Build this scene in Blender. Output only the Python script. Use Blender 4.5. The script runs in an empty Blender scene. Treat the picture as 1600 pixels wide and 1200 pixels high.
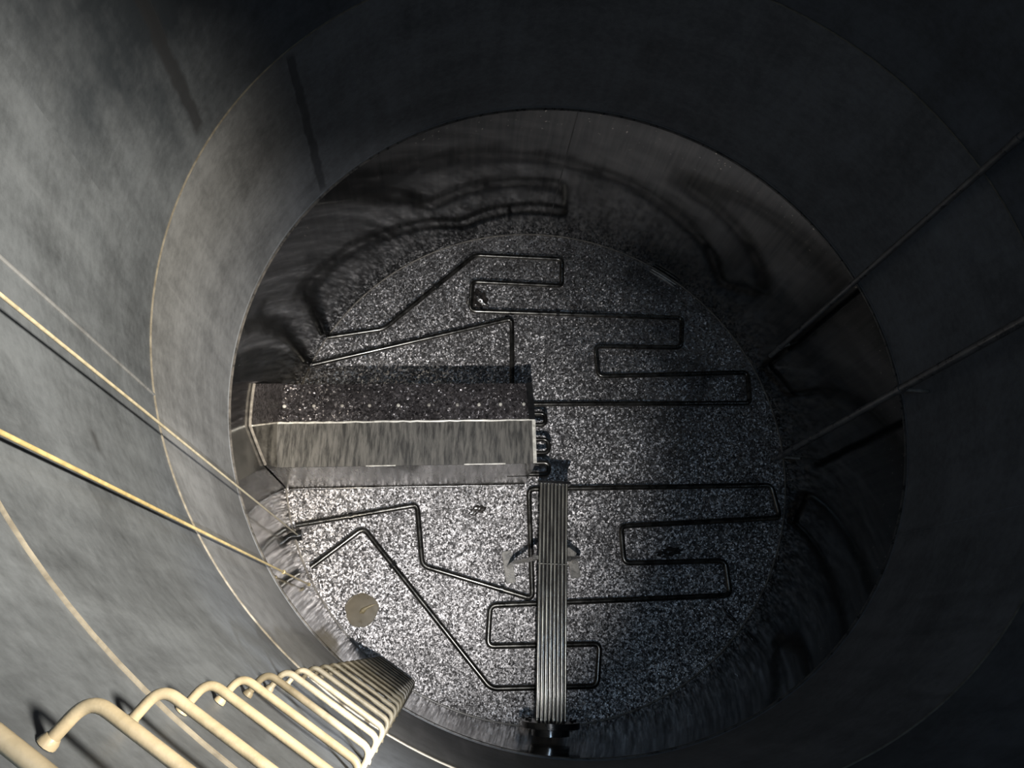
import bpy, bmesh, math, random
from mathutils import Vector, Matrix
random.seed(7)
S = bpy.context.scene
COL = S.collection
R = 3.0                      # tank radius, metres
Z1, Z2, Z3, ZR = 2.40, 4.143, 6.265, 9.6   # plate seams and roof height

# ---------------------------------------------------------------- camera
cam_d = bpy.data.cameras.new('camera')
cam_d.sensor_width = 36.0
cam_d.lens = 1118.1 / 1600 * 36.0
cam_d.clip_start = 0.01
cam = bpy.data.objects.new('camera', cam_d); COL.objects.link(cam)
MR = ((0.9952387, 0.0337316, 0.0914446), (0.0, -0.9382051, 0.3460798), (0.0974676, -0.3444319, -0.933738))
mw = Matrix.Identity(4)
for i in range(3):
    mw[i][0] = MR[i][0]; mw[i][1] = -MR[i][1]; mw[i][2] = -MR[i][2]
mw[0][3], mw[1][3], mw[2][3] = -1.18523, -2.21752, 8.26676
cam.matrix_world = mw
S.camera = cam

# ---------------------------------------------------------------- light
S.view_settings.view_transform = 'Standard'
S.view_settings.look = 'None'
S.view_settings.gamma = 1.0
S.view_settings.use_curve_mapping = False
S.view_settings.exposure = 0.0
W = bpy.data.worlds.new('world'); S.world = W; W.use_nodes = True
W.node_tree.nodes['Background'].inputs[0].default_value = (0.55, 0.68, 0.9, 1)
W.node_tree.nodes['Background'].inputs[1].default_value = 0.1

def look(o, tgt):
    o.rotation_euler = (Vector(tgt) - o.location).to_track_quat('-Z', 'Y').to_euler()

def spot(name, loc, tgt, watts, cone, blend, size, col):
    d = bpy.data.lights.new(name, 'SPOT'); o = bpy.data.objects.new(name, d); COL.objects.link(o)
    o.location = loc; d.energy = watts; d.color = col
    d.spot_size = math.radians(cone); d.spot_blend = blend; d.shadow_soft_size = size
    look(o, tgt); return o
# inspection lamp lowered on its cord beside the rungs, lighting the tank bottom
spot('lowered_lamp', (-0.85, -2.78, 6.3), (-2.25, -0.1, 0.0), 1600, 66, 0.95, 0.03, (1.0, 0.975, 0.95))
# unseen fill spot added right of the manhole to brighten the left wall
spot('wall_fill_spot', (1.80, -1.90, 9.0), (-2.6, -1.4, 4.9), 8600, 49, 1.0, 0.40, (1.0, 0.87, 0.68))
# daylight falling through the open manhole in the roof
ad = bpy.data.lights.new('manhole_daylight', 'AREA'); ado = bpy.data.objects.new('manhole_daylight', ad); COL.objects.link(ado)
ad.shape = 'DISK'; ad.size = 0.55; ad.energy = 26; ad.color = (0.52, 0.74, 1.0); ad.spread = math.radians(130)
ado.location = (-1.15, -2.1, ZR + 0.1)
look(ado, (-0.9, -1.2, 0.0))

# ---------------------------------------------------------------- helpers
def ang(a): return math.radians(a)
def polar(az, r, z): return Vector((r * math.cos(ang(az)), r * math.sin(ang(az)), z))

def finish(name, bm, mat, parent=None, smooth=True, label=None, cat=None, group=None, kind=None, bevel=0):
    bmesh.ops.recalc_face_normals(bm, faces=bm.faces)
    me = bpy.data.meshes.new(name); bm.to_mesh(me); bm.free()
    if smooth:
        for p in me.polygons: p.use_smooth = True
        try: me.set_sharp_from_angle(angle=ang(40))
        except Exception: pass
    o = bpy.data.objects.new(name, me); COL.objects.link(o)
    me.materials.append(mat)
    if parent: o.parent = parent
    if bevel:
        b = o.modifiers.new('bevel', 'BEVEL'); b.width = bevel; b.segments = 2; b.limit_method = 'ANGLE'
    tag(o, label, cat, group, kind)
    return o

def tag(o, label=None, cat=None, group=None, kind=None):
    if label: o['label'] = label
    if cat: o['category'] = cat
    if group: o['group'] = group
    if kind: o['kind'] = kind
    return o

def empty(name, loc, label, cat, group=None):
    o = bpy.data.objects.new(name, None); COL.objects.link(o)
    o.location = loc; o.empty_display_size = 0.1
    bpy.context.view_layer.update()
    return tag(o, label, cat, group)

def shift(bm, loc):
    bmesh.ops.translate(bm, verts=bm.verts, vec=-Vector(loc)); return bm

def fillet(pts, rad, n=6):
    pts = [Vector(p) for p in pts]
    out = [pts[0]]
    for i in range(1, len(pts) - 1):
        a, b, c = pts[i - 1], pts[i], pts[i + 1]
        d1 = (a - b); d2 = (c - b)
        l = min(rad, d1.length * 0.45, d2.length * 0.45)
        p0 = b + d1.normalized() * l; p2 = b + d2.normalized() * l
        for k in range(n + 1):
            t = k / n
            out.append(p0 * (1 - t) ** 2 + b * 2 * t * (1 - t) + p2 * t * t)
    out.append(pts[-1])
    return out

def tube(bm, pts, r, seg=12, cap=True):
    pts = [Vector(p) for p in pts]
    t0 = (pts[1] - pts[0]).normalized()
    n = t0.orthogonal().normalized()
    rings = []
    for i, p in enumerate(pts):
        if i == 0: t = t0
        elif i == len(pts) - 1: t = (pts[i] - pts[i - 1]).normalized()
        else: t = ((pts[i + 1] - p).normalized() + (p - pts[i - 1]).normalized()).normalized()
        n = (n - t * n.dot(t)).normalized()
        b = t.cross(n)
        rr = r[i] if isinstance(r, (list, tuple)) else r
        rings.append([bm.verts.new(p + (n * math.cos(2 * math.pi * k / seg) + b * math.sin(2 * math.pi * k / seg)) * rr) for k in range(seg)])
    for a, c in zip(rings, rings[1:]):
        for k in range(seg):
            bm.faces.new((a[k], a[(k + 1) % seg], c[(k + 1) % seg], c[k]))
    if cap:
        bm.faces.new(rings[0][::-1]); bm.faces.new(rings[-1])
    return bm

def box(bm, c, ux, uy, uz):
    """oriented box: centre and three half-extent vectors"""
    c, ux, uy, uz = map(Vector, (c, ux, uy, uz))
    v = [bm.verts.new(c + ux * sx + uy * sy + uz * sz) for sx in (-1, 1) for sy in (-1, 1) for sz in (-1, 1)]
    for f in ((0, 1, 3, 2), (4, 6, 7, 5), (0, 4, 5, 1), (2, 3, 7, 6), (0, 2, 6, 4), (1, 5, 7, 3)):
        bm.faces.new([v[i] for i in f])
    return bm

def slab(bm, quad, th):
    """a plate: four top corners plus thickness vector"""
    top = [bm.verts.new(Vector(p)) for p in quad]
    bot = [bm.verts.new(Vector(p) + Vector(th)) for p in quad]
    bm.faces.new(top); bm.faces.new(bot[::-1])
    n = len(top)
    for i in range(n):
        bm.faces.new((top[i], bot[i], bot[(i + 1) % n], top[(i + 1) % n]))
    return bm

def revolve(bm, prof, n=192, closed=True, a0=0.0, a1=360.0):
    full = abs(a1 - a0 - 360) < 1e-6
    m = n if full else n + 1
    rings = []
    for i in range(m):
        a = ang(a0 + (a1 - a0) * i / n)
        rings.append([bm.verts.new((r * math.cos(a), r * math.sin(a), z)) for r, z in prof])
    k = len(prof)
    for i in range(n):
        A, B = rings[i], rings[(i + 1) % m]
        for j in range(k if closed else k - 1):
            bm.faces.new((A[j], B[j], B[(j + 1) % k], A[(j + 1) % k]))
    return bm

# ---------------------------------------------------------------- materials
class NT:
    def __init__(s, name):
        s.m = bpy.data.materials.new(name); s.m.use_nodes = True
        s.t = s.m.node_tree; s.b = s.t.nodes['Principled BSDF']
    def n(s, typ, **kw):
        nd = s.t.nodes.new(typ)
        for k, v in kw.items(): setattr(nd, k, v)
        return nd
    def put(s, sock, v):
        if hasattr(v, 'is_output'): s.t.links.new(v, sock)
        else: sock.default_value = v
    def math(s, op, a, b=0.0, c=0.0, clamp=False):
        nd = s.n('ShaderNodeMath', operation=op, use_clamp=clamp)
        for i, v in enumerate((a, b, c)): s.put(nd.inputs[i], v)
        return nd.outputs[0]
    def xyz(s):
        tc = s.n('ShaderNodeTexCoord'); g = s.n('ShaderNodeNewGeometry')
        sp = s.n('ShaderNodeSeparateXYZ'); s.t.links.new(g.outputs['Position'], sp.inputs[0])
        return g.outputs['Position'], sp.outputs[0], sp.outputs[1], sp.outputs[2]
    def comb(s, x, y, z):
        nd = s.n('ShaderNodeCombineXYZ')
        for i, v in enumerate((x, y, z)): s.put(nd.inputs[i], v)
        return nd.outputs[0]
    def noise(s, vec, scale, detail=4, rough=0.55, dist=0.0):
        nd = s.n('ShaderNodeTexNoise'); s.put(nd.inputs['Vector'], vec)
        nd.inputs['Scale'].default_value = scale; nd.inputs['Detail'].default_value = detail
        nd.inputs['Roughness'].default_value = rough; nd.inputs['Distortion'].default_value = dist
        return nd.outputs['Fac']
    def ramp(s, fac, stops):
        nd = s.n('ShaderNodeValToRGB'); s.put(nd.inputs[0], fac)
        e = nd.color_ramp.elements
        while len(e) < len(stops): e.new(0.5)
        for el, (p, c) in zip(e, stops):
            el.position = p; el.color = (c, c, c, 1) if not isinstance(c, tuple) else (*c, 1)
        return nd.outputs[0]
    def mix(s, fac, a, b, mode='MIX'):
        nd = s.n('ShaderNodeMix', data_type='RGBA', blend_type=mode)
        s.put(nd.inputs[0], fac)
        for i, v in ((6, a), (7, b)):
            s.put(nd.inputs[i], (*v, 1) if isinstance(v, tuple) else v)
        return nd.outputs[2]
    def maprange(s, v, a, b, c=0.0, d=1.0):
        nd = s.n('ShaderNodeMapRange'); s.put(nd.inputs[0], v)
        for i, x in enumerate((a, b, c, d)): nd.inputs[i + 1].default_value = x
        return nd.outputs[0]
    def bump(s, h, strength=0.3, dist=0.01):
        nd = s.n('ShaderNodeBump'); s.put(nd.inputs['Height'], h)
        nd.inputs['Strength'].default_value = strength; nd.inputs['Distance'].default_value = dist
        s.t.links.new(nd.outputs[0], s.b.inputs['Normal'])
    def set(s, col=None, rough=None, metal=None, spec=None, coat=None, coat_rough=None, aniso=None):
        for k, v in (('Base Color', col), ('Roughness', rough), ('Metallic', metal), ('Specular IOR Level', spec), ('Coat Weight', coat), ('Coat Roughness', coat_rough), ('Anisotropic', aniso)):
            if v is None: continue
            s.put(s.b.inputs[k], (*v, 1) if isinstance(v, tuple) else v)
        return s.m

def mat_wall(name, warm, gain):
    t = NT(name)
    P, x, y, z = t.xyz()
    az = t.math('ARCTAN2', y, x)
    arc = t.math('MULTIPLY', az, R)
    streak = t.noise(t.comb(t.math('MULTIPLY', arc, 2.6), 0.0, t.math('MULTIPLY', z, 0.45)), 2.2, 6, 0.6, 0.4)
    blotch = t.noise(P, 1.1, 5, 0.6, 0.6)
    fine = t.noise(t.comb(t.math('MULTIPLY', arc, 9.0), 3.0, t.math('MULTIPLY', z, 13.0)), 1.6, 5, 0.75)
    band = t.noise(t.comb(0.0, t.math('MULTIPLY', arc, 0.12), t.math('MULTIPLY', z, 2.6)), 1.5, 3, 0.5)
    f = t.math('ADD', t.math('MULTIPLY', streak, 0.34), t.math('MULTIPLY', blotch, 0.50))
    f = t.math('ADD', f, t.math('MULTIPLY', fine, 0.42))
    f = t.math('ADD', f, t.math('MULTIPLY', band, 0.24))
    col = t.ramp(f, [(0.54, tuple(c * 0.5 * gain for c in warm)), (0.7, tuple(c * 0.85 * gain for c in warm)), (0.84, tuple(c * 1.2 * gain for c in warm)), (1.0, tuple(c * 1.5 * gain for c in warm))])
    # dark runs beside two of the vertical plate joints and short scrape marks
    def patch(azc, azw, za, zb, amount, col, dark=(0.02, 0.022, 0.026)):
        deg = t.math('MULTIPLY', az, 180 / math.pi)
        wob = t.math('MULTIPLY', t.math('SUBTRACT', t.noise(P, 5.0, 3), 0.5), azw * 1.6)
        d = t.math('ABSOLUTE', t.math('ADD', t.math('SUBTRACT', deg, azc), wob))
        a = t.maprange(d, azw, azw * 0.55)
        b = t.math('MULTIPLY', t.maprange(z, za, za + 0.06), t.maprange(z, zb, zb - 0.06))
        m = t.math('MULTIPLY', t.math('MULTIPLY', a, b), amount)
        return t.mix(m, col, dark)
    # darker, cooler patch with ragged edges high on the left plates
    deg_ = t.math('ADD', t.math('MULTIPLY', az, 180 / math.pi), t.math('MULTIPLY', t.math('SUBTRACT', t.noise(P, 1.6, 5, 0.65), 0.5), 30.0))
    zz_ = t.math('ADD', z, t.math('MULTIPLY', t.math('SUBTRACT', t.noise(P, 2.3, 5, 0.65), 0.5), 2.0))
    darker = t.math('MULTIPLY', t.math('MULTIPLY', t.maprange(deg_, 146.0, 152.0), t.maprange(deg_, 181.0, 168.0)), t.maprange(zz_, 4.3, 5.2))
    col = t.mix(t.math('MULTIPLY', darker, 0.85), col, tuple(c * 0.22 * gain * q for c, q in zip(warm, (0.85, 1.0, 1.15))))
    col = patch(161.2, 1.25, 4.25, 6.0, 0.85, col)
    col = patch(142.9, 1.0, 2.45, 4.12, 0.7, col)
    col = patch(-152.1, 1.9, 5.12, 5.24, 0.8, col)
    t.set(col=col, rough=t.maprange(streak, 0.3, 0.7, 0.42, 0.62), metal=0.0, spec=0.3)
    t.bump(t.math('ADD', t.math('MULTIPLY', streak, 0.6), fine), 0.22, 0.004)
    return t.m

def mat_oilwall():
    t = NT('oil_wet_steel')
    P, x, y, z = t.xyz()
    az = t.math('ARCTAN2', y, x); arc = t.math('MULTIPLY', az, R)
    st = t.noise(t.comb(t.math('MULTIPLY', arc, 5.0), 0.0, t.math('MULTIPLY', z, 0.35)), 3.0, 5, 0.6, 0.3)
    ripple = t.noise(t.comb(t.math('MULTIPLY', arc, 0.6), 0.0, t.math('MULTIPLY', z, 1.1)), 1.6, 2, 0.4)
    speck = t.noise(P, 26.0, 2, 0.5)
    m = t.math('MULTIPLY', t.maprange(speck, 0.70, 0.73), t.maprange(z, 1.9, 2.35))
    col = t.mix(m, t.ramp(st, [(0.3, (0.08, 0.084, 0.087)), (0.75, (0.14, 0.141, 0.14))]), (0.6, 0.57, 0.5))
    t.set(col=col, rough=t.maprange(st, 0.3, 0.75, 0.11, 0.15), metal=0.95, spec=0.6, coat=0.3, coat_rough=0.05)
    t.bump(t.math('ADD', t.math('MULTIPLY', ripple, 1.0), t.math('MULTIPLY', st, 0.03)), 0.3, 0.03)
    return t.m

def facets(t, P, scale, k, rand=1.0):
    """grains of set residue: every cell is a small facet with a tilt of its own"""
    v = t.n('ShaderNodeTexVoronoi'); t.put(v.inputs['Vector'], P); v.inputs['Scale'].default_value = scale
    sub = t.n('ShaderNodeVectorMath', operation='SUBTRACT'); t.put(sub.inputs[0], v.outputs['Color']); sub.inputs[1].default_value = (0.5, 0.5, 0.5)
    sc = t.n('ShaderNodeVectorMath', operation='SCALE'); t.put(sc.inputs[0], sub.outputs[0]); t.put(sc.inputs['Scale'], k)
    return sc.outputs[0], v.outputs['Distance'], v.outputs['Color']
def mat_grit(name, c, scale, k, rough, metal):
    t = NT(name)
    P, x, y, z = t.xyz()
    warp = t.n('ShaderNodeTexNoise'); t.put(warp.inputs['Vector'], P); warp.inputs['Scale'].default_value = scale * 0.8
    wv = t.n('ShaderNodeVectorMath', operation='MULTIPLY_ADD'); t.put(wv.inputs[0], warp.outputs['Color']); wv.inputs[1].default_value = (0.6 / scale,) * 3; t.put(wv.inputs[2], P)
    big = t.noise(P, 1.5, 5, 0.6, 0.7)
    d1, dist, vc = facets(t, wv.outputs[0], scale, t.maprange(big, 0.35, 0.65, k * 0.85, k * 1.1))
    d2, dist2, vc2 = facets(t, wv.outputs[0], scale * 1.9, k * 0.8)
    g = t.n('ShaderNodeNewGeometry')
    ad_ = t.n('ShaderNodeVectorMath', operation='ADD'); t.put(ad_.inputs[0], d1); t.put(ad_.inputs[1], g.outputs['Normal'])
    ad2 = t.n('ShaderNodeVectorMath', operation='ADD'); t.put(ad2.inputs[0], ad_.outputs[0]); t.put(ad2.inputs[1], d2)
    nm = t.n('ShaderNodeVectorMath', operation='NORMALIZE'); t.put(nm.inputs[0], ad2.outputs[0])
    t.t.links.new(nm.outputs[0], t.b.inputs['Normal'])
    col = t.ramp(big, [(0.33, tuple(v * 0.45 for v in c)), (0.5, tuple(v * 0.8 for v in c)), (0.68, c)])
    sp_ = t.n('ShaderNodeSeparateColor'); t.put(sp_.inputs[0], vc)
    col = t.mix(t.maprange(sp_.outputs[2], 0.05, 0.7, 0.5, 0.0), col, tuple(v * 0.25 for v in c))
    t.set(col=col, rough=rough, metal=metal, spec=0.8)
    return t.m
def mat_floor():
    return mat_grit('oily_grit_floor', (0.52, 0.50, 0.50), 46.0, 0.62, 0.46, 0.9)

def mat_metal(name, c0, c1, rough=0.3, spec=0.7, scale=8, coat=0.0, bump=0.15, stretch=(1, 1, 1), metal=0.0, stops=(0.35, 0.65)):
    t = NT(name)
    P, x, y, z = t.xyz()
    vec = t.comb(t.math('MULTIPLY', x, stretch[0]), t.math('MULTIPLY', y, stretch[1]), t.math('MULTIPLY', z, stretch[2]))
    n = t.noise(vec, scale, 5, 0.6, 0.3)
    t.set(col=t.ramp(n, [(stops[0], c0), (stops[1], c1)]), rough=t.maprange(n, 0.3, 0.7, rough * 0.8, rough * 1.25), spec=spec, coat=coat, coat_rough=0.1, metal=metal)
    t.bump(t.noise(vec, scale * 4, 3), bump, 0.004)
    return t.m

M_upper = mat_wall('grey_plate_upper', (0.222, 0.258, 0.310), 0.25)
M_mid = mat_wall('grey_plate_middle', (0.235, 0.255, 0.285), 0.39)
M_low = mat_oilwall()
M_floor = mat_floor()
M_weld = mat_metal('weld_bead', (0.075, 0.07, 0.06), (0.13, 0.123, 0.105), 0.5, 0.3, 14)
M_weld_dark = mat_metal('dark_weld_bead', (0.03, 0.03, 0.03), (0.09, 0.085, 0.08), 0.3, 0.6, 14)
M_weld_floor = mat_metal('floor_weld_bead', (0.12, 0.11, 0.10), (0.26, 0.24, 0.21), 0.35, 0.6, 14)
M_coil = mat_metal('oily_coil_pipe', (0.06, 0.058, 0.054), (0.16, 0.153, 0.14), 0.28, 0.9, 9, coat=0.3, metal=0.92)
M_black = mat_metal('black_oil_coat', (0.008, 0.008, 0.009), (0.02, 0.02, 0.02), 0.18, 0.8, 9, coat=0.6)
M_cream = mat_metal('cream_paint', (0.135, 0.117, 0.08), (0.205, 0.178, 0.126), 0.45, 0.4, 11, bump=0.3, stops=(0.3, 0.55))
M_cream_dimmed = mat_metal('dimmed_cream_paint', (0.068, 0.060, 0.042), (0.108, 0.095, 0.069), 0.5, 0.25, 11, bump=0.3)  # cream coloured darker to offset the lamp beam on these rungs
M_cream_dull = mat_metal('dulled_cream_paint', (0.036, 0.033, 0.024), (0.062, 0.056, 0.042), 0.55, 0.2, 11, bump=0.3)  # greyer lower paint, colour also cut to offset the lamps
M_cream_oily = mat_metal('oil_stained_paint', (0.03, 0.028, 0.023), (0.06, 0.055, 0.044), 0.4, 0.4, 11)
M_wire = mat_metal('pale_wire', (0.19, 0.175, 0.13), (0.27, 0.25, 0.19), 0.35, 0.5, 20)
M_wire_y = mat_metal('yellowed_wire', (0.19, 0.155, 0.075), (0.28, 0.23, 0.115), 0.35, 0.5, 20)
M_tube = mat_metal('steel_tube', (0.2, 0.195, 0.18), (0.38, 0.37, 0.33), 0.26, 0.7, 7, coat=0.3, stretch=(4, 0.4, 4), metal=0.85)
M_sheet = mat_metal('streaked_oily_sheet', (0.022, 0.021, 0.019), (0.105, 0.10, 0.09), 0.55, 0.3, 5, bump=0.6, stretch=(6, 0.9, 0.9), stops=(0.36, 0.62))
M_sheet_dark = mat_grit('dark_residue_sheet', (0.12, 0.11, 0.115), 40.0, 0.7, 0.36, 0.6)
M_front = mat_metal('wet_sheet', (0.10, 0.098, 0.092), (0.17, 0.166, 0.153), 0.26, 0.8, 4, coat=0.3, bump=0.1, stretch=(4, 4, 0.5), metal=0.9)
M_lip = mat_metal('bare_edge', (0.3, 0.29, 0.26), (0.6, 0.58, 0.52), 0.35, 0.6, 20)
M_dark_pipe = mat_metal('grey_oily_pipe', (0.05, 0.05, 0.052), (0.12, 0.12, 0.12), 0.3, 0.7, 9, coat=0.4)
M_foot = mat_metal('bright_foot_plate', (0.12, 0.115, 0.105), (0.32, 0.30, 0.27), 0.4, 0.6, 16, bump=0.6)
M_sludge = mat_metal('wet_sludge', (0.012, 0.011, 0.011), (0.05, 0.044, 0.04), 0.2, 0.9, 18, coat=0.8, bump=0.8)
M_liquid = mat_metal('murky_brown_liquid', (0.10, 0.078, 0.042), (0.14, 0.11, 0.062), 0.3, 0.5, 5, bump=0.05)
M_roof = mat_metal('roof_plate', (0.06, 0.06, 0.06), (0.12, 0.12, 0.115), 0.5, 0.4, 3)

# ---------------------------------------------------------------- setting
SUMP = (-2.018, -1.830); SR = 0.178
bm = bmesh.new()
edges = []
for (cx, cy, r, n, ph) in ((0, 0, R + 0.01, 192, 0), (SUMP[0], SUMP[1], SR, 40, 0)):
    vs = []
    for i in range(n):
        a = 2 * math.pi * i / n
        rr = r if n > 100 else r * (1 + 0.03 * math.sin(3 * a + 0.6) + 0.025 * math.sin(5 * a) + 0.012 * math.sin(9 * a))
        vs.append(bm.verts.new((cx + rr * math.cos(a), cy + rr * math.sin(a), 0)))
    edges += [bm.edges.new((vs[i], vs[(i + 1) % n])) for i in range(n)]
bmesh.ops.triangle_fill(bm, use_beauty=True, edges=edges)
ret = bmesh.ops.extrude_face_region(bm, geom=bm.faces[:])
bmesh.ops.translate(bm, vec=(0, 0, -0.16), verts=[v for v in ret['geom'] if isinstance(v, bmesh.types.BMVert)])
finish('floor', bm, M_floor, smooth=False, kind='structure')

def strake(name, za, zb, mat):
    bm = bmesh.new()
    n = 24
    prof = [(R, za + (zb - za) * i / n) for i in range(n + 1)] + [(R + 0.04, zb), (R + 0.04, za)]
    return finish(name, revolve(bm, prof), mat, kind='structure')
strake('wall_lower', -0.16, Z1, M_low)
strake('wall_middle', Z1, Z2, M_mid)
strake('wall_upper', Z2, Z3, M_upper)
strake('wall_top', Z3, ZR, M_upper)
bm = bmesh.new()
edges = []
for (cx, cy, r, n) in ((0, 0, R + 0.04, 192), (-1.15, -2.1, 0.36, 48)):
    vs = [bm.verts.new((cx + r * math.cos(2 * math.pi * i / n), cy + r * math.sin(2 * math.pi * i / n), ZR)) for i in range(n)]
    edges += [bm.edges.new((vs[i], vs[(i + 1) % n])) for i in range(n)]
bmesh.ops.triangle_fill(bm, use_beauty=True, edges=edges)
ret = bmesh.ops.extrude_face_region(bm, geom=bm.faces[:])
bmesh.ops.translate(bm, vec=(0, 0, 0.02), verts=[v for v in ret['geom'] if isinstance(v, bmesh.types.BMVert)])
finish('ceiling', bm, M_roof, smooth=False, kind='structure')

def ring_bead(name, z, r, mat, off=0.0):
    prof = [(R - off + r * math.cos(2 * math.pi * k / 8), z + r * 0.8 * math.sin(2 * math.pi * k / 8)) for k in range(8)]
    return finish(name, revolve(bmesh.new(), prof), mat, kind='structure')
ring_bead('trim_1', 0.006, 0.011, M_weld_floor)
ring_bead('trim_2', Z1, 0.016, M_weld_dark)
ring_bead('trim_3', Z1 + 0.035, 0.006, M_mid)
ring_bead('trim_4', Z2, 0.009, M_weld)
ring_bead('trim_5', Z3, 0.010, M_weld)
def seam(name, az, za, zb, r, mat):
    return finish(name, tube(bmesh.new(), [polar(az, R + 0.001, za), polar(az, R + 0.001, (za + zb) / 2), polar(az, R + 0.001, zb)], r, 8), mat, kind='structure')
seam('trim_6', -163.9, Z2, Z3, 0.011, M_mid)
seam('trim_7', 160.2, Z2, Z3, 0.004, M_upper)
seam('trim_8', 143.7, Z1, Z2, 0.004, M_mid)
seam('trim_9', -26.0, Z1, Z2, 0.010, M_mid)
seam('trim_10', 88.5, 0.0, Z1, 0.006, M_black)

# lamp glint at the floor edge, built as two parallel bright beads
M_glint = mat_metal('glint_bead', (0.5, 0.48, 0.46), (0.8, 0.78, 0.75), 0.32, 0.8, 30, metal=0.7)
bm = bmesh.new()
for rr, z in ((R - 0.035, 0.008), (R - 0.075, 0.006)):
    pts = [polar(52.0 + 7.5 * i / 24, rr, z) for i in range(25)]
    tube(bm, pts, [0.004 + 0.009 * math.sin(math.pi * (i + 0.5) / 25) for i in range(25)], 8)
finish('trim_11', bm, M_glint, kind='structure')

# ---------------------------------------------------------------- heater housing against the left wall
HX = Vector((math.cos(ang(2.35)), math.sin(ang(2.35)), 0)); HY = Vector((-HX.y, HX.x, 0)); UP = Vector((0, 0, 1))
O = Vector((-0.224, -0.405, 0))          # right front foot of the housing
def hp(u, v, z): return O + HX * u + HY * v + UP * z      # u along, v back, z up
def wall_u(v, rad=R - 0.012):           # u where the housing meets the round tank wall
    lo, hi = -3.4, 0.0
    for _ in range(40):
        m = (lo + hi) / 2; p = hp(m, v, 0)
        if math.hypot(p.x, p.y) > rad: lo = m
        else: hi = m
    return hi
hz = {'f': (1.02, 1.02), 'm': (1.06, 1.08), 'b': (0.98, 0.98)}   # left and right heights: front eave, ridge, back eave
V = {'f': 0.0, 'm': 0.455, 'b': 0.905}
house = empty('heater_housing', O, 'long sheet steel heater housing reaching from the left tank wall to the middle', 'housing')
def hpart(name, bm, mat, label=None, smooth=False, bevel=0, parent=None):
    o = finish(name, shift(bm, O), mat, parent or house, smooth=smooth, label=label, bevel=bevel); return o
def edge(k, side):
    v = V[k]; u = wall_u(v) if side == 0 else 0.0
    return hp(u, v, hz[k][side])
def strip(ka, kb, n=10, th=-0.012):
    """plate between two long edges whose left end follows the round wall"""
    bm = bmesh.new(); m = 5
    g = []
    for j in range(m + 1):
        s = j / m; v = V[ka] * (1 - s) + V[kb] * s; row = []
        zl = hz[ka][0] * (1 - s) + hz[kb][0] * s; zr = hz[ka][1] * (1 - s) + hz[kb][1] * s
        ul = wall_u(v)
        for i in range(n + 1):
            q = i / n
            row.append((hp(ul * (1 - q), v, zl * (1 - q) + zr * q)))
        g.append(row)
    T = [[bm.verts.new(p) for p in r] for r in g]; B = [[bm.verts.new(p + UP * th) for p in r] for r in g]
    for j in range(m):
        for i in range(n):
            bm.faces.new((T[j][i], T[j][i + 1], T[j + 1][i + 1], T[j + 1][i]))
            bm.faces.new((B[j][i], B[j + 1][i], B[j + 1][i + 1], B[j][i + 1]))
    for j in range(m):
        bm.faces.new((T[j][0], T[j + 1][0], B[j + 1][0], B[j][0])); bm.faces.new((T[j][n], B[j][n], B[j + 1][n], T[j + 1][n]))
    for i in range(n):
        bm.faces.new((T[0][i], B[0][i], B[0][i + 1], T[0][i + 1])); bm.faces.new((T[m][i], T[m][i + 1], B[m][i + 1], B[m][i]))
    return bm
hpart('roof_panel', strip('f', 'm'), M_sheet, 'near roof panel streaked with run-off', smooth=True)
hpart('roof_panel', strip('m', 'b'), M_sheet_dark, 'far roof panel, dark and grainy', smooth=True)
for k, nm, mt in (('f', 'front_wall', M_front), ('b', 'rear_wall', M_sheet_dark)):
    a, b = edge(k, 0), edge(k, 1)
    d = HY * (0.012 if k == 'f' else -0.012)
    hpart(nm, slab(bmesh.new(), [Vector((a.x, a.y, 0.002)), Vector((b.x, b.y, 0.002)), b - UP * 0.013, a - UP * 0.013], d), mt)
hpart('end_wall', slab(bmesh.new(), [hp(-0.002, 0.013, 0.002), hp(-0.002, 0.89, 0.002), hp(-0.002, 0.89, 0.965), hp(-0.002, 0.455, 1.062), hp(-0.002, 0.013, 1.0)], HX * -0.012), M_sheet_dark)
a, b = edge('m', 0) + UP * 0.006, edge('m', 1) + UP * 0.006
pts = [a.lerp(b, i / 40) + HY * random.uniform(-0.004, 0.004) for i in range(41)]
hpart('ridge_weld', tube(bmesh.new(), pts, [random.uniform(0.008, 0.014) for _ in pts], 8), M_lip, 'bright weld line along the ridge', smooth=True)
for ua, ub in ((-0.75, -0.32), (-1.75, -1.45)):  # bright runs added along the eave as painted highlights
    q = [hp(ua + (ub - ua) * i / 12, 0.0, 1.022) for i in range(13)]
    hpart('eave_glint', tube(bmesh.new(), q, [random.uniform(0.005, 0.010) for _ in q], 8), M_lip, 'bright run standing for a highlight on the front eave', smooth=True)
bm = bmesh.new()
p0, p1 = edge('f', 1), edge('m', 1)
d = (p1 - p0)
slab(bm, [p0 + UP * 0.012 - HX * 0.028, p0 + UP * 0.012 + HX * 0.008, p1 + UP * 0.012 + HX * 0.008, p1 + UP * 0.012 - HX * 0.028], UP * -0.01)
hpart('edge_lip', bm, M_lip, 'bare lip at the right end')
bm = bmesh.new()
p0, p1 = edge('m', 1), edge('b', 1)
slab(bm, [p0 + UP * 0.02 - HX * 0.06, p0 + UP * 0.02 + HX * 0.008, p1 + UP * 0.02 + HX * 0.008, p1 + UP * 0.02 - HX * 0.06], UP * -0.018)
hpart('edge_lip', bm, M_black, 'oil black lip at the far right end')
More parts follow.
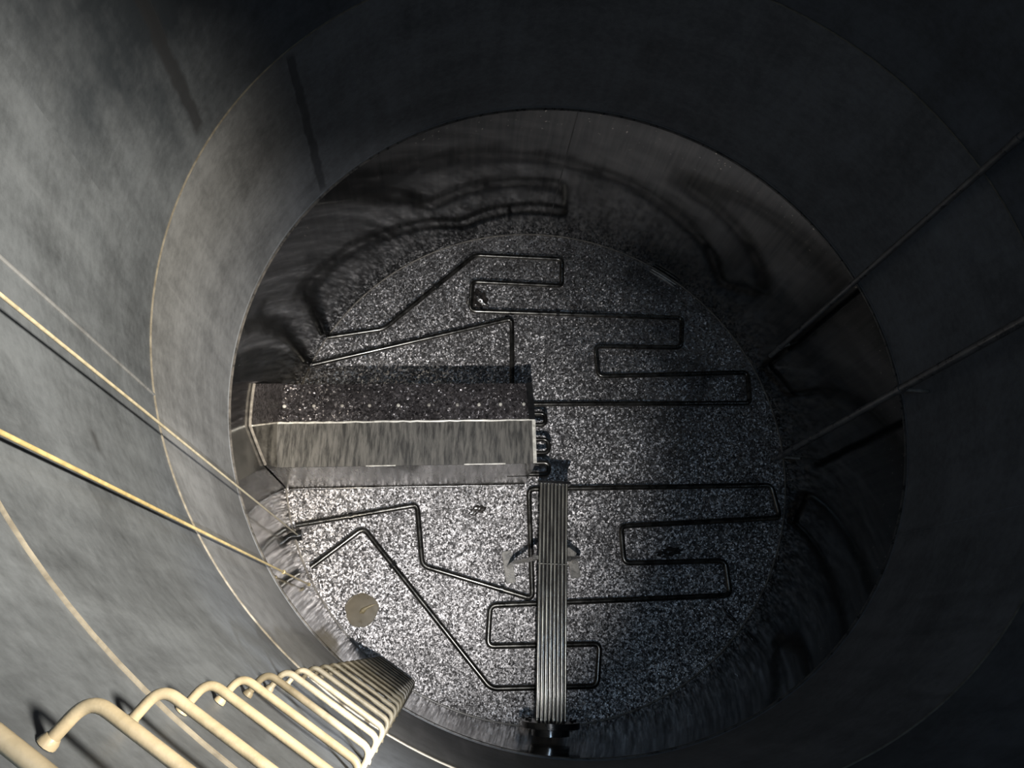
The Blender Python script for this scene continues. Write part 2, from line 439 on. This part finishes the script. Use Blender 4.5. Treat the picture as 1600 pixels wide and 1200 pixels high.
# upstand plate added against the round tank wall to extend the housing outline
pts = []
def up_z(v): return 1.16 + 0.59 * min(1.0, v / 0.22)
for half, mt, txt in ((0, M_sheet, 'streaked near half of the upstand against the tank wall'), (1, M_sheet_dark, 'dark grainy far half of the upstand against the tank wall')):
    bm = bmesh.new(); ins, outs = [], []
    for i in range(11):
        s = i / 10
        vl = 0.455 * s if half == 0 else 0.455 + 0.45 * s
        vu = 0.22 * s if half == 0 else 0.22 + 0.41 * s
        ul = wall_u(vl, R - 0.010); uu = wall_u(vu, R - 0.010)
        zl = 1.01 + 0.06 * (1 - abs(vl - 0.455) / 0.455)
        ins.append((bm.verts.new(hp(ul + 0.10, vl, zl)), bm.verts.new(hp(uu + 0.012, vu, up_z(vu)))))
        outs.append((bm.verts.new(hp(ul, vl, zl - 0.05)), bm.verts.new(hp(uu, vu, up_z(vu)))))
        if not (half and i == 0): pts.append(hp(uu + 0.006, vu, up_z(vu)))
    for A, B, C_, D in zip(ins, ins[1:], outs, outs[1:]):
        bm.faces.new((A[0], B[0], B[1], A[1])); bm.faces.new((C_[0], C_[1], D[1], D[0]))
        bm.faces.new((A[1], B[1], D[1], C_[1])); bm.faces.new((A[0], C_[0], D[0], B[0]))
    for A, C_ in ((ins[0], outs[0]), (ins[-1], outs[-1])): bm.faces.new((A[0], A[1], C_[1], C_[0]))
    hpart('upstand_plate', bm, mt, txt)
ra, rb = hp(wall_u(0.455, R - 0.01) + 0.10, 0.455, 1.075), hp(wall_u(0.22, R - 0.01) + 0.02, 0.22, 1.745)
hpart('upstand_weld', tube(bmesh.new(), [ra.lerp(rb, i / 8) for i in range(9)], 0.009, 8), M_lip, 'bright weld carrying the ridge line up to the wall', smooth=True)
hpart('wall_weld', tube(bmesh.new(), pts, 0.015, 8), M_weld_floor, 'rough weld along the plate at the tank wall', smooth=True)
bm = bmesh.new()
hpart('foot_weld', tube(bm, [hp(wall_u(0) + 0.02, -0.008, 0.008)] + [hp(-2.7 + 2.7 * i / 20, -0.008 + random.uniform(-.004, .004), 0.008) for i in range(21)], 0.014, 8), M_sludge, 'dark residue bead along the foot', smooth=True)
for i, px in enumerate((-2.60, -2.30, -2.01, -1.73, -1.43, -1.11, -0.81, -0.58, -0.35, -0.10)):
    q = 1 + px / 2.72; s = 0.42
    z = (hz['m'][0] * (1 - q) + hz['m'][1] * q) * (1 - s) + (hz['b'][0] * (1 - q) + hz['b'][1] * q) * s
    bm = bmesh.new()
    c = hp(px, V['m'] + 0.45 * s, z)
    tube(bm, [c - UP * 0.004, c + UP * 0.006, c + UP * 0.016, c + UP * 0.02], [0.02, 0.02, 0.016, 0.006], 10)
    hpart('bolt', bm, M_lip if i in (0, 4, 7, 8, 9) else M_foot, smooth=True)
for k, (v0, v1, ext) in enumerate(((0.735, 0.60, 0.225), (0.425, 0.265, 0.245), (0.15, 0.02, 0.23))):
    zz = 0.42
    pts = fillet([hp(-0.25, v0, zz), hp(ext, v0, zz), hp(ext, v1, zz), hp(-0.25, v1, zz)], 0.085, 8)
    hpart('return_bend', tube(bmesh.new(), pts, 0.026, 12), M_coil, 'U-shaped pipe bend sticking out of the right end', smooth=True)

# ---------------------------------------------------------------- heating coils on the floor
PR, PZ = 0.031, 0.10
def coil(name, label, runs, feet, clamps):
    base = Vector((runs[0][0][0], runs[0][0][1], 0))
    t = empty(name, base, label, 'heating coil')
    for r in runs:
        pts = fillet([Vector((x, y, PZ)) for x, y in r], 0.075, 6)
        finish('pipe', shift(tube(bmesh.new(), pts, PR, 14), base), M_coil, t)
    for x, y, a in feet:
        d = Vector((math.cos(ang(a)), math.sin(ang(a)), 0)); n = Vector((-d.y, d.x, 0)); bm = bmesh.new()
        box(bm, Vector((x, y, 0.036)), d * 0.02, n * 0.03, UP * 0.036)
        finish('support_foot', shift(bm, base), M_black, t, smooth=False, bevel=0.004)
    for x, y, a in clamps:
        d = Vector((math.cos(ang(a)), math.sin(ang(a)), 0)); bm = bmesh.new()
        c = Vector((x, y, PZ))
        tube(bm, [c - d * 0.022, c - d * 0.02, c + d * 0.02, c + d * 0.022], [0.034, 0.046, 0.046, 0.034], 14)
        finish('clamp', shift(bm, base), M_black, t)
    return t
def feet_on(runs, step=0.85):
    out = []
    for r in runs:
        for (x0, y0), (x1, y1) in zip(r, r[1:]):
            L = math.hypot(x1 - x0, y1 - y0); n = int(L / step)
            if L < 0.5: continue
            for i in range(max(1, n)):
                s = (i + 0.5) / max(1, n)
                out.append((x0 + (x1 - x0) * s, y0 + (y1 - y0) * s, math.degrees(math.atan2(y1 - y0, x1 - x0))))
    return out
upA = [(-2.64, 1.333), (-1.973, 1.476), (-0.871, 2.58), (0.275, 2.584), (0.265, 2.187), (-0.897, 2.191), (-0.913, 1.772), (1.836, 1.802), (1.784, 1.384), (0.67, 1.355), (0.694, 0.95), (2.628, 1.074), (2.613, 0.661), (-0.074, 0.56), (-0.6, 0.53)]
upB = [(-2.79, 0.969), (-0.385, 1.689), (-0.385, 0.52)]
lo = [(-2.785, -0.945), (-1.466, -0.694), (-1.38, -1.366), (-0.158, -1.711), (-0.191, -0.485), (2.753, -0.377), (2.812, -0.768), (0.878, -0.896), (0.893, -1.314), (2.084, -1.273), (2.103, -1.656), (-0.625, -1.781), (-0.648, -2.202), (0.575, -2.175), (0.529, -2.6), (-0.609, -2.62), (-2.049, -0.962), (-2.585, -1.397)]
coil('heating_coil', 'winding oily heating coil on the floor behind the housing, far half of the tank', [upA, upB], feet_on([upA, upB]), [(-1.36, 2.09, 45), (0.2, 1.784, 1)])
coil('heating_coil', 'winding oily heating coil on the near half of the floor, passing under the tube bundle', [lo], feet_on([lo]), [(-1.70, -1.365, -49), (-0.50, -1.61, -16), (-2.2, -0.835, 11)])

# ---------------------------------------------------------------- tube bundle from the near wall flange
BZ = 1.28
B0 = Vector((-0.078, -0.675, BZ)); B1 = Vector((-0.150, -2.86, BZ))
bd = (B1 - B0).normalized(); bn = Vector((-bd.y, bd.x, 0))      # across
bundle = empty('tube_bundle', B1, 'straight bundle of parallel steel tubes running from the flange on the near wall', 'tube bundle')
for lay, n, z in ((0, 8, 0.0), (1, 7, -0.034)):
    for i in range(n):
        off = (i - (n - 1) / 2) * 0.0365
        dz = random.uniform(-0.003, 0.003)
        a = B0 + bn * off + UP * (z + dz); b = B1 + bn * off + UP * (z + dz)
        pts = [a.lerp(b, k / 6) + UP * (-0.006 * math.sin(math.pi * k / 6)) for k in range(7)]
        finish('tube', shift(tube(bmesh.new(), pts, 0.0125 if lay == 0 else 0.014, 12), B1), M_tube if lay == 0 else M_black, bundle)  # lower layer coloured black to paint dark gaps between the upper tubes
def bplate(name, s, hw, hu, hd, th, mat, label=None):
    c = B0.lerp(B1, s) + UP * ((hu - hd) / 2)
    bm = bmesh.new(); box(bm, c, bd * th, bn * hw, UP * (hu + hd) / 2)
    finish(name, shift(bm, B1), mat, bundle, smooth=False, bevel=0.004, label=label)
bplate('end_plate', -0.004, 0.165, 0.03, 0.075, 0.014, M_black, 'oil black plate across the free end')
bplate('strap', 0.36, 0.15, 0.019, -0.0125, 0.006, M_tube, 'thin strap across the tubes')
bm = bmesh.new(); c = B1 - UP * 0.02
tube(bm, [c - bd * 0.03, c - bd * 0.025, c + bd * 0.025, c + bd * 0.03], [0.245, 0.26, 0.26, 0.245], 40)
finish('flange', shift(bm, B1), M_black, bundle, label='round oil black flange at the wall')
for k in range(12):
    a = 2 * math.pi * k / 12 + 0.13
    p = c + (bn * math.cos(a) + UP * math.sin(a)) * 0.215
    bm = bmesh.new(); tube(bm, [p + -bd * 0.05, p - bd * 0.02], 0.016, 6)
    finish('bolt', shift(bm, B1), M_black, bundle, smooth=False)
bm = bmesh.new(); tube(bm, [c + bd * 0.028, c + bd * 0.09], 0.17, 32)
finish('nozzle_neck', shift(bm, B1), M_black, bundle)

# trestle carrying the bundle
tr = Vector((-0.10, -1.37, 0))
tres = empty('pipe_support', tr, 'splayed two-legged steel support standing under the middle of the tube bundle', 'pipe support')
zb = BZ - 0.034 - 0.0175 - 0.006
cB = B0.lerp(B1, 0.33)
bm = bmesh.new(); box(bm, Vector((cB.x, cB.y, zb - 0.022)), bn * 0.19, bd * 0.022, UP * 0.02)
finish('crossbar', shift(bm, tr), M_coil, tres, smooth=False, bevel=0.004)
for s, fx, fy, h in ((-1, -0.415, -1.36, 0.30), (1, 0.325, -1.30, 0.30)):
    top = Vector((cB.x, cB.y, zb - 0.04)) + Vector((s * 0.15, 0, 0))
    f0 = Vector((fx, fy, 0.03))
    bm = bmesh.new(); tube(bm, fillet([f0, Vector((fx * 0.97, fy, 0.45)), top], 0.1), 0.022, 10)
    finish('leg', shift(bm, tr), M_tube, tres)
    bm = bmesh.new(); box(bm, Vector((fx, fy, 0.016)), Vector((0.055, 0.009, 0)), Vector((-0.026, 0.175, 0)), UP * 0.015)
    finish('foot_plate', shift(bm, tr), M_foot, tres, smooth=False, bevel=0.006)

# ---------------------------------------------------------------- sump
sp = Vector((SUMP[0], SUMP[1], 0))
sump = empty('drain_sump', sp, 'round brown liquid filled sump in the floor near the rungs', 'drain sump')
bm = bmesh.new()
def wob(a): return SR * (1 + 0.03 * math.sin(3 * a + 0.6) + 0.025 * math.sin(5 * a) + 0.012 * math.sin(9 * a))
n = 60
for r0, r1, z0, z1 in ((0.99, 0.99, -0.14, -0.002),):
    a_ = [bm.verts.new((wob(2 * math.pi * i / n) * 0.995 * math.cos(2 * math.pi * i / n), wob(2 * math.pi * i / n) * 0.995 * math.sin(2 * math.pi * i / n), -0.14)) for i in range(n)]
    b_ = [bm.verts.new((v.co.x, v.co.y, 0.004)) for v in a_]
    c_ = [bm.verts.new((v.co.x * 0.96, v.co.y * 0.96, 0.004)) for v in a_]
    d_ = [bm.verts.new((v.co.x * 0.96, v.co.y * 0.96, -0.13)) for v in a_]
    for L, Q in ((a_, b_), (b_, c_), (c_, d_)):
        for i in range(n): bm.faces.new((L[i], L[(i + 1) % n], Q[(i + 1) % n], Q[i]))
    bm.faces.new(a_); bm.faces.new(d_)
finish('sump_wall', bm, M_liquid, sump)
bm = bmesh.new()
vs = []
for j in range(1, 9):
    vs.append([bm.verts.new((wob(2 * math.pi * i / n) * 0.955 * j / 8 * math.cos(2 * math.pi * i / n), wob(2 * math.pi * i / n) * 0.955 * j / 8 * math.sin(2 * math.pi * i / n), -0.012)) for i in range(n)])
bm.faces.new(vs[0])
for A, B in zip(vs, vs[1:]):
    for i in range(n): bm.faces.new((A[i], A[(i + 1) % n], B[(i + 1) % n], B[i]))
bot = [bm.verts.new((v.co.x, v.co.y, -0.125)) for v in vs[-1]]
for i in range(n): bm.faces.new((vs[-1][i], vs[-1][(i + 1) % n], bot[(i + 1) % n], bot[i]))
bm.faces.new(bot)
finish('liquid', bm, M_liquid, sump, label='murky brown liquid')

M_sump_glint = mat_metal('pale_sump_glint', (0.22, 0.18, 0.10), (0.34, 0.28, 0.17), 0.4, 0.5, 30)  # pale streak on the sump liquid, a highlight built in as colour
pts = [Vector((-0.02, -0.03, -0.008)), Vector((0.01, -0.012, -0.007)), Vector((0.05, 0.022, -0.007)), Vector((0.10, 0.045, -0.007)), Vector((0.15, 0.062, -0.008))]
o = finish('glint_streak', tube(bmesh.new(), pts, [0.008, 0.03, 0.016, 0.012, 0.003], 10), M_sump_glint, sump, label='pale streak painted as a highlight on the liquid')

# ---------------------------------------------------------------- step irons up the near wall
AZL, AZR, RS = -127.75, -118.75, 2.905
def make_step(mat):
    """built at height 0; origin at the middle of the feet on the wall"""
    mid = polar((AZL + AZR) / 2, R, 0)
    t = bpy.data.objects.new('step_iron', None); COL.objects.link(t); t.location = mid
    pl, pr = polar(AZL, R - 0.004, 0), polar(AZR, R - 0.004, 0)
    il, ir = polar(AZL, RS, 0), polar(AZR, RS, 0)
    pts = fillet([pl, il, ir, pr], 0.06, 8)
    finish('rung', shift(tube(bmesh.new(), pts, 0.0125, 14), mid), mat, t)
    for az in (AZL, AZR):
        c = polar(az, R - 0.006, 0); rad = polar(az, 1, 0); tan = Vector((-rad.y, rad.x, 0))
        bm = bmesh.new(); tube(bm, [c + rad * 0.004, c - rad * 0.004, c - rad * 0.012], [0.019, 0.018, 0.014], 12)
        finish('foot', shift(bm, mid), mat, t)
    return t
ORD = ['topmost', 'second', 'third', 'fourth', 'fifth', 'sixth', 'seventh', 'eighth', 'ninth', 'tenth', 'eleventh', 'twelfth', 'thirteenth', 'fourteenth', 'fifteenth', 'sixteenth', 'seventeenth', 'eighteenth', 'nineteenth', 'twentieth', 'twenty-first']
protos = {}
NS = 21
for k in range(NS):
    z = 7.196 - 0.34 * k
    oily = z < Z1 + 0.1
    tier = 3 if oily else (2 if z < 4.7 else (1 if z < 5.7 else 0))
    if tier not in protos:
        t = protos[tier] = make_step((M_cream, M_cream_dimmed, M_cream_dull, M_cream_oily)[tier])
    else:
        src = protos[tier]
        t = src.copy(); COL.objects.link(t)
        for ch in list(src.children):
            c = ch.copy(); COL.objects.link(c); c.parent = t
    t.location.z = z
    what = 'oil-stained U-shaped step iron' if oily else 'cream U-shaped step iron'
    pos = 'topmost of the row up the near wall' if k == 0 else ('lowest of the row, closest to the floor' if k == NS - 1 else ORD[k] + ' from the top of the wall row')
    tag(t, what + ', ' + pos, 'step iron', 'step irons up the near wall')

# ---------------------------------------------------------------- wires, nozzle, pipes
def wire(name, label, x, y, z0, z1, r, mat, knots=()):
    base = Vector((x, y, z0))
    t = empty(name, base, label, 'wire')
    finish('strand', tube(bmesh.new(), [Vector((0, 0, 0)), Vector((0, 0, (z1 - z0) * 0.5)), Vector((0, 0, z1 - z0))], r, 10), mat, t)
    for zk in knots:
        finish('crimp', tube(bmesh.new(), [Vector((0, 0, zk - z0 - 0.02)), Vector((0, 0, zk - z0 - 0.015)), Vector((0, 0, zk - z0 + 0.015)), Vector((0, 0, zk - z0 + 0.02))], [r * 1.2, r * 2, r * 2, r * 1.2], 10), mat, t)
    return t
wire('guide_wire', 'pale vertical wire along the left wall, the upper of two, ending at the black nozzle', -2.712, -1.085, 0.345, ZR, 0.008, M_wire)
wire('guide_wire', 'yellowish vertical wire along the left wall, the lower one nearer the rungs', -2.475, -1.627, 0.70, ZR, 0.0085, M_wire_y, (0.75, 2.0))

nz = Vector((-2.90, -1.11, 0.30))
noz = empty('nozzle', nz, 'short oil black pipe nozzle poking from the left wall between two coil ends', 'nozzle')
nd = Vector((1, 0.17, 0)).normalized()
end = Vector((-2.70, -1.08, 0.30))
finish('neck', shift(tube(bmesh.new(), [Vector((-2.79, -1.095, 0.30)) - nd * 0.0, end], 0.04, 20), nz), M_black, noz)
finish('flange', shift(tube(bmesh.new(), [end - nd * 0.03, end - nd * 0.026, end + nd * 0.026, end + nd * 0.03], [0.055, 0.062, 0.062, 0.055], 24), nz), M_black, noz)
finish('socket', shift(tube(bmesh.new(), [Vector((-2.79, -1.095, 0.30)), Vector((-2.84, -1.103, 0.30))], 0.04, 20), nz), M_black, noz)

def drop_pipe(label, x, y, z0, r, brackets, shoe=None):
    base = Vector((x, y, z0))
    t = empty('drop_pipe', base, label, 'pipe')
    finish('pipe', tube(bmesh.new(), [Vector((0, 0, 0)), Vector((0, 0, 3)), Vector((0, 0, ZR - z0))], r, 18), M_dark_pipe, t)
    rad = Vector((x, y, 0)).normalized(); wallp = rad * (R - 0.006)
    for zb in brackets:
        bm = bmesh.new(); c = Vector((x, y, zb))
        p = Vector((wallp.x, wallp.y, zb))
        tube(bm, [c + rad * (r * 0.6), p], 0.016, 8)
        finish('bracket', shift(bm, base), M_foot, t)
        bm = bmesh.new(); tube(bm, [c - UP * 0.025, c + UP * 0.025], r + 0.007, 18)
        finish('collar', shift(bm, base), M_dark_pipe, t)
    return t
drop_pipe('grey vertical pipe down the right wall, the lower and longer of two', 2.737, -0.111, 0.30, 0.034, (0.42, 2.78, 5.2))
drop_pipe('thinner dark vertical pipe down the right wall, the upper of two', 2.66, 1.057, 0.70, 0.027, (0.95, 4.6))

# ---------------------------------------------------------------- sludge lumps
def lump(x, y, sx, sy, h, a, label):
    bm = bmesh.new(); bmesh.ops.create_icosphere(bm, subdivisions=4, radius=1.0)
    ca, sa = math.cos(ang(a)), math.sin(ang(a)); ph = x * 7 + y * 3
    for v in bm.verts:
        p = v.co.copy()
        k = 1 + 0.22 * math.sin(3.1 * p.x * 2 + ph) * math.cos(2.7 * p.y * 2 + ph) + 0.1 * math.sin(9 * p.x + 7 * p.y + ph)
        px, py = p.x * sx * k, p.y * sy * k
        v.co = Vector((px * ca - py * sa, px * sa + py * ca, max(-0.25, p.z) * h * k + h * 0.25))
    o = finish('sludge_lump', bm, M_sludge, label=label, cat='sludge')
    o.location = (x, y, -0.004)
lump(-0.78, -0.72, 0.10, 0.05, 0.035, 20, 'moist sludge lump on the lit floor in front of the housing')
lump(-0.83, 1.98, 0.14, 0.13, 0.05, 10, 'dark clotted sludge heap inside the far left coil loop')
lump(0.42, 1.95, 0.05, 0.03, 0.02, 0, 'tiny sludge lump right of the short coil loop on the far floor')
lump(2.10, -1.86, 0.11, 0.03, 0.03, -50, 'curved sludge scrap near the right floor edge beyond the coil')
lump(1.45, -1.17, 0.16, 0.05, 0.02, 10, 'flat sludge patch inside the right hand coil loop')
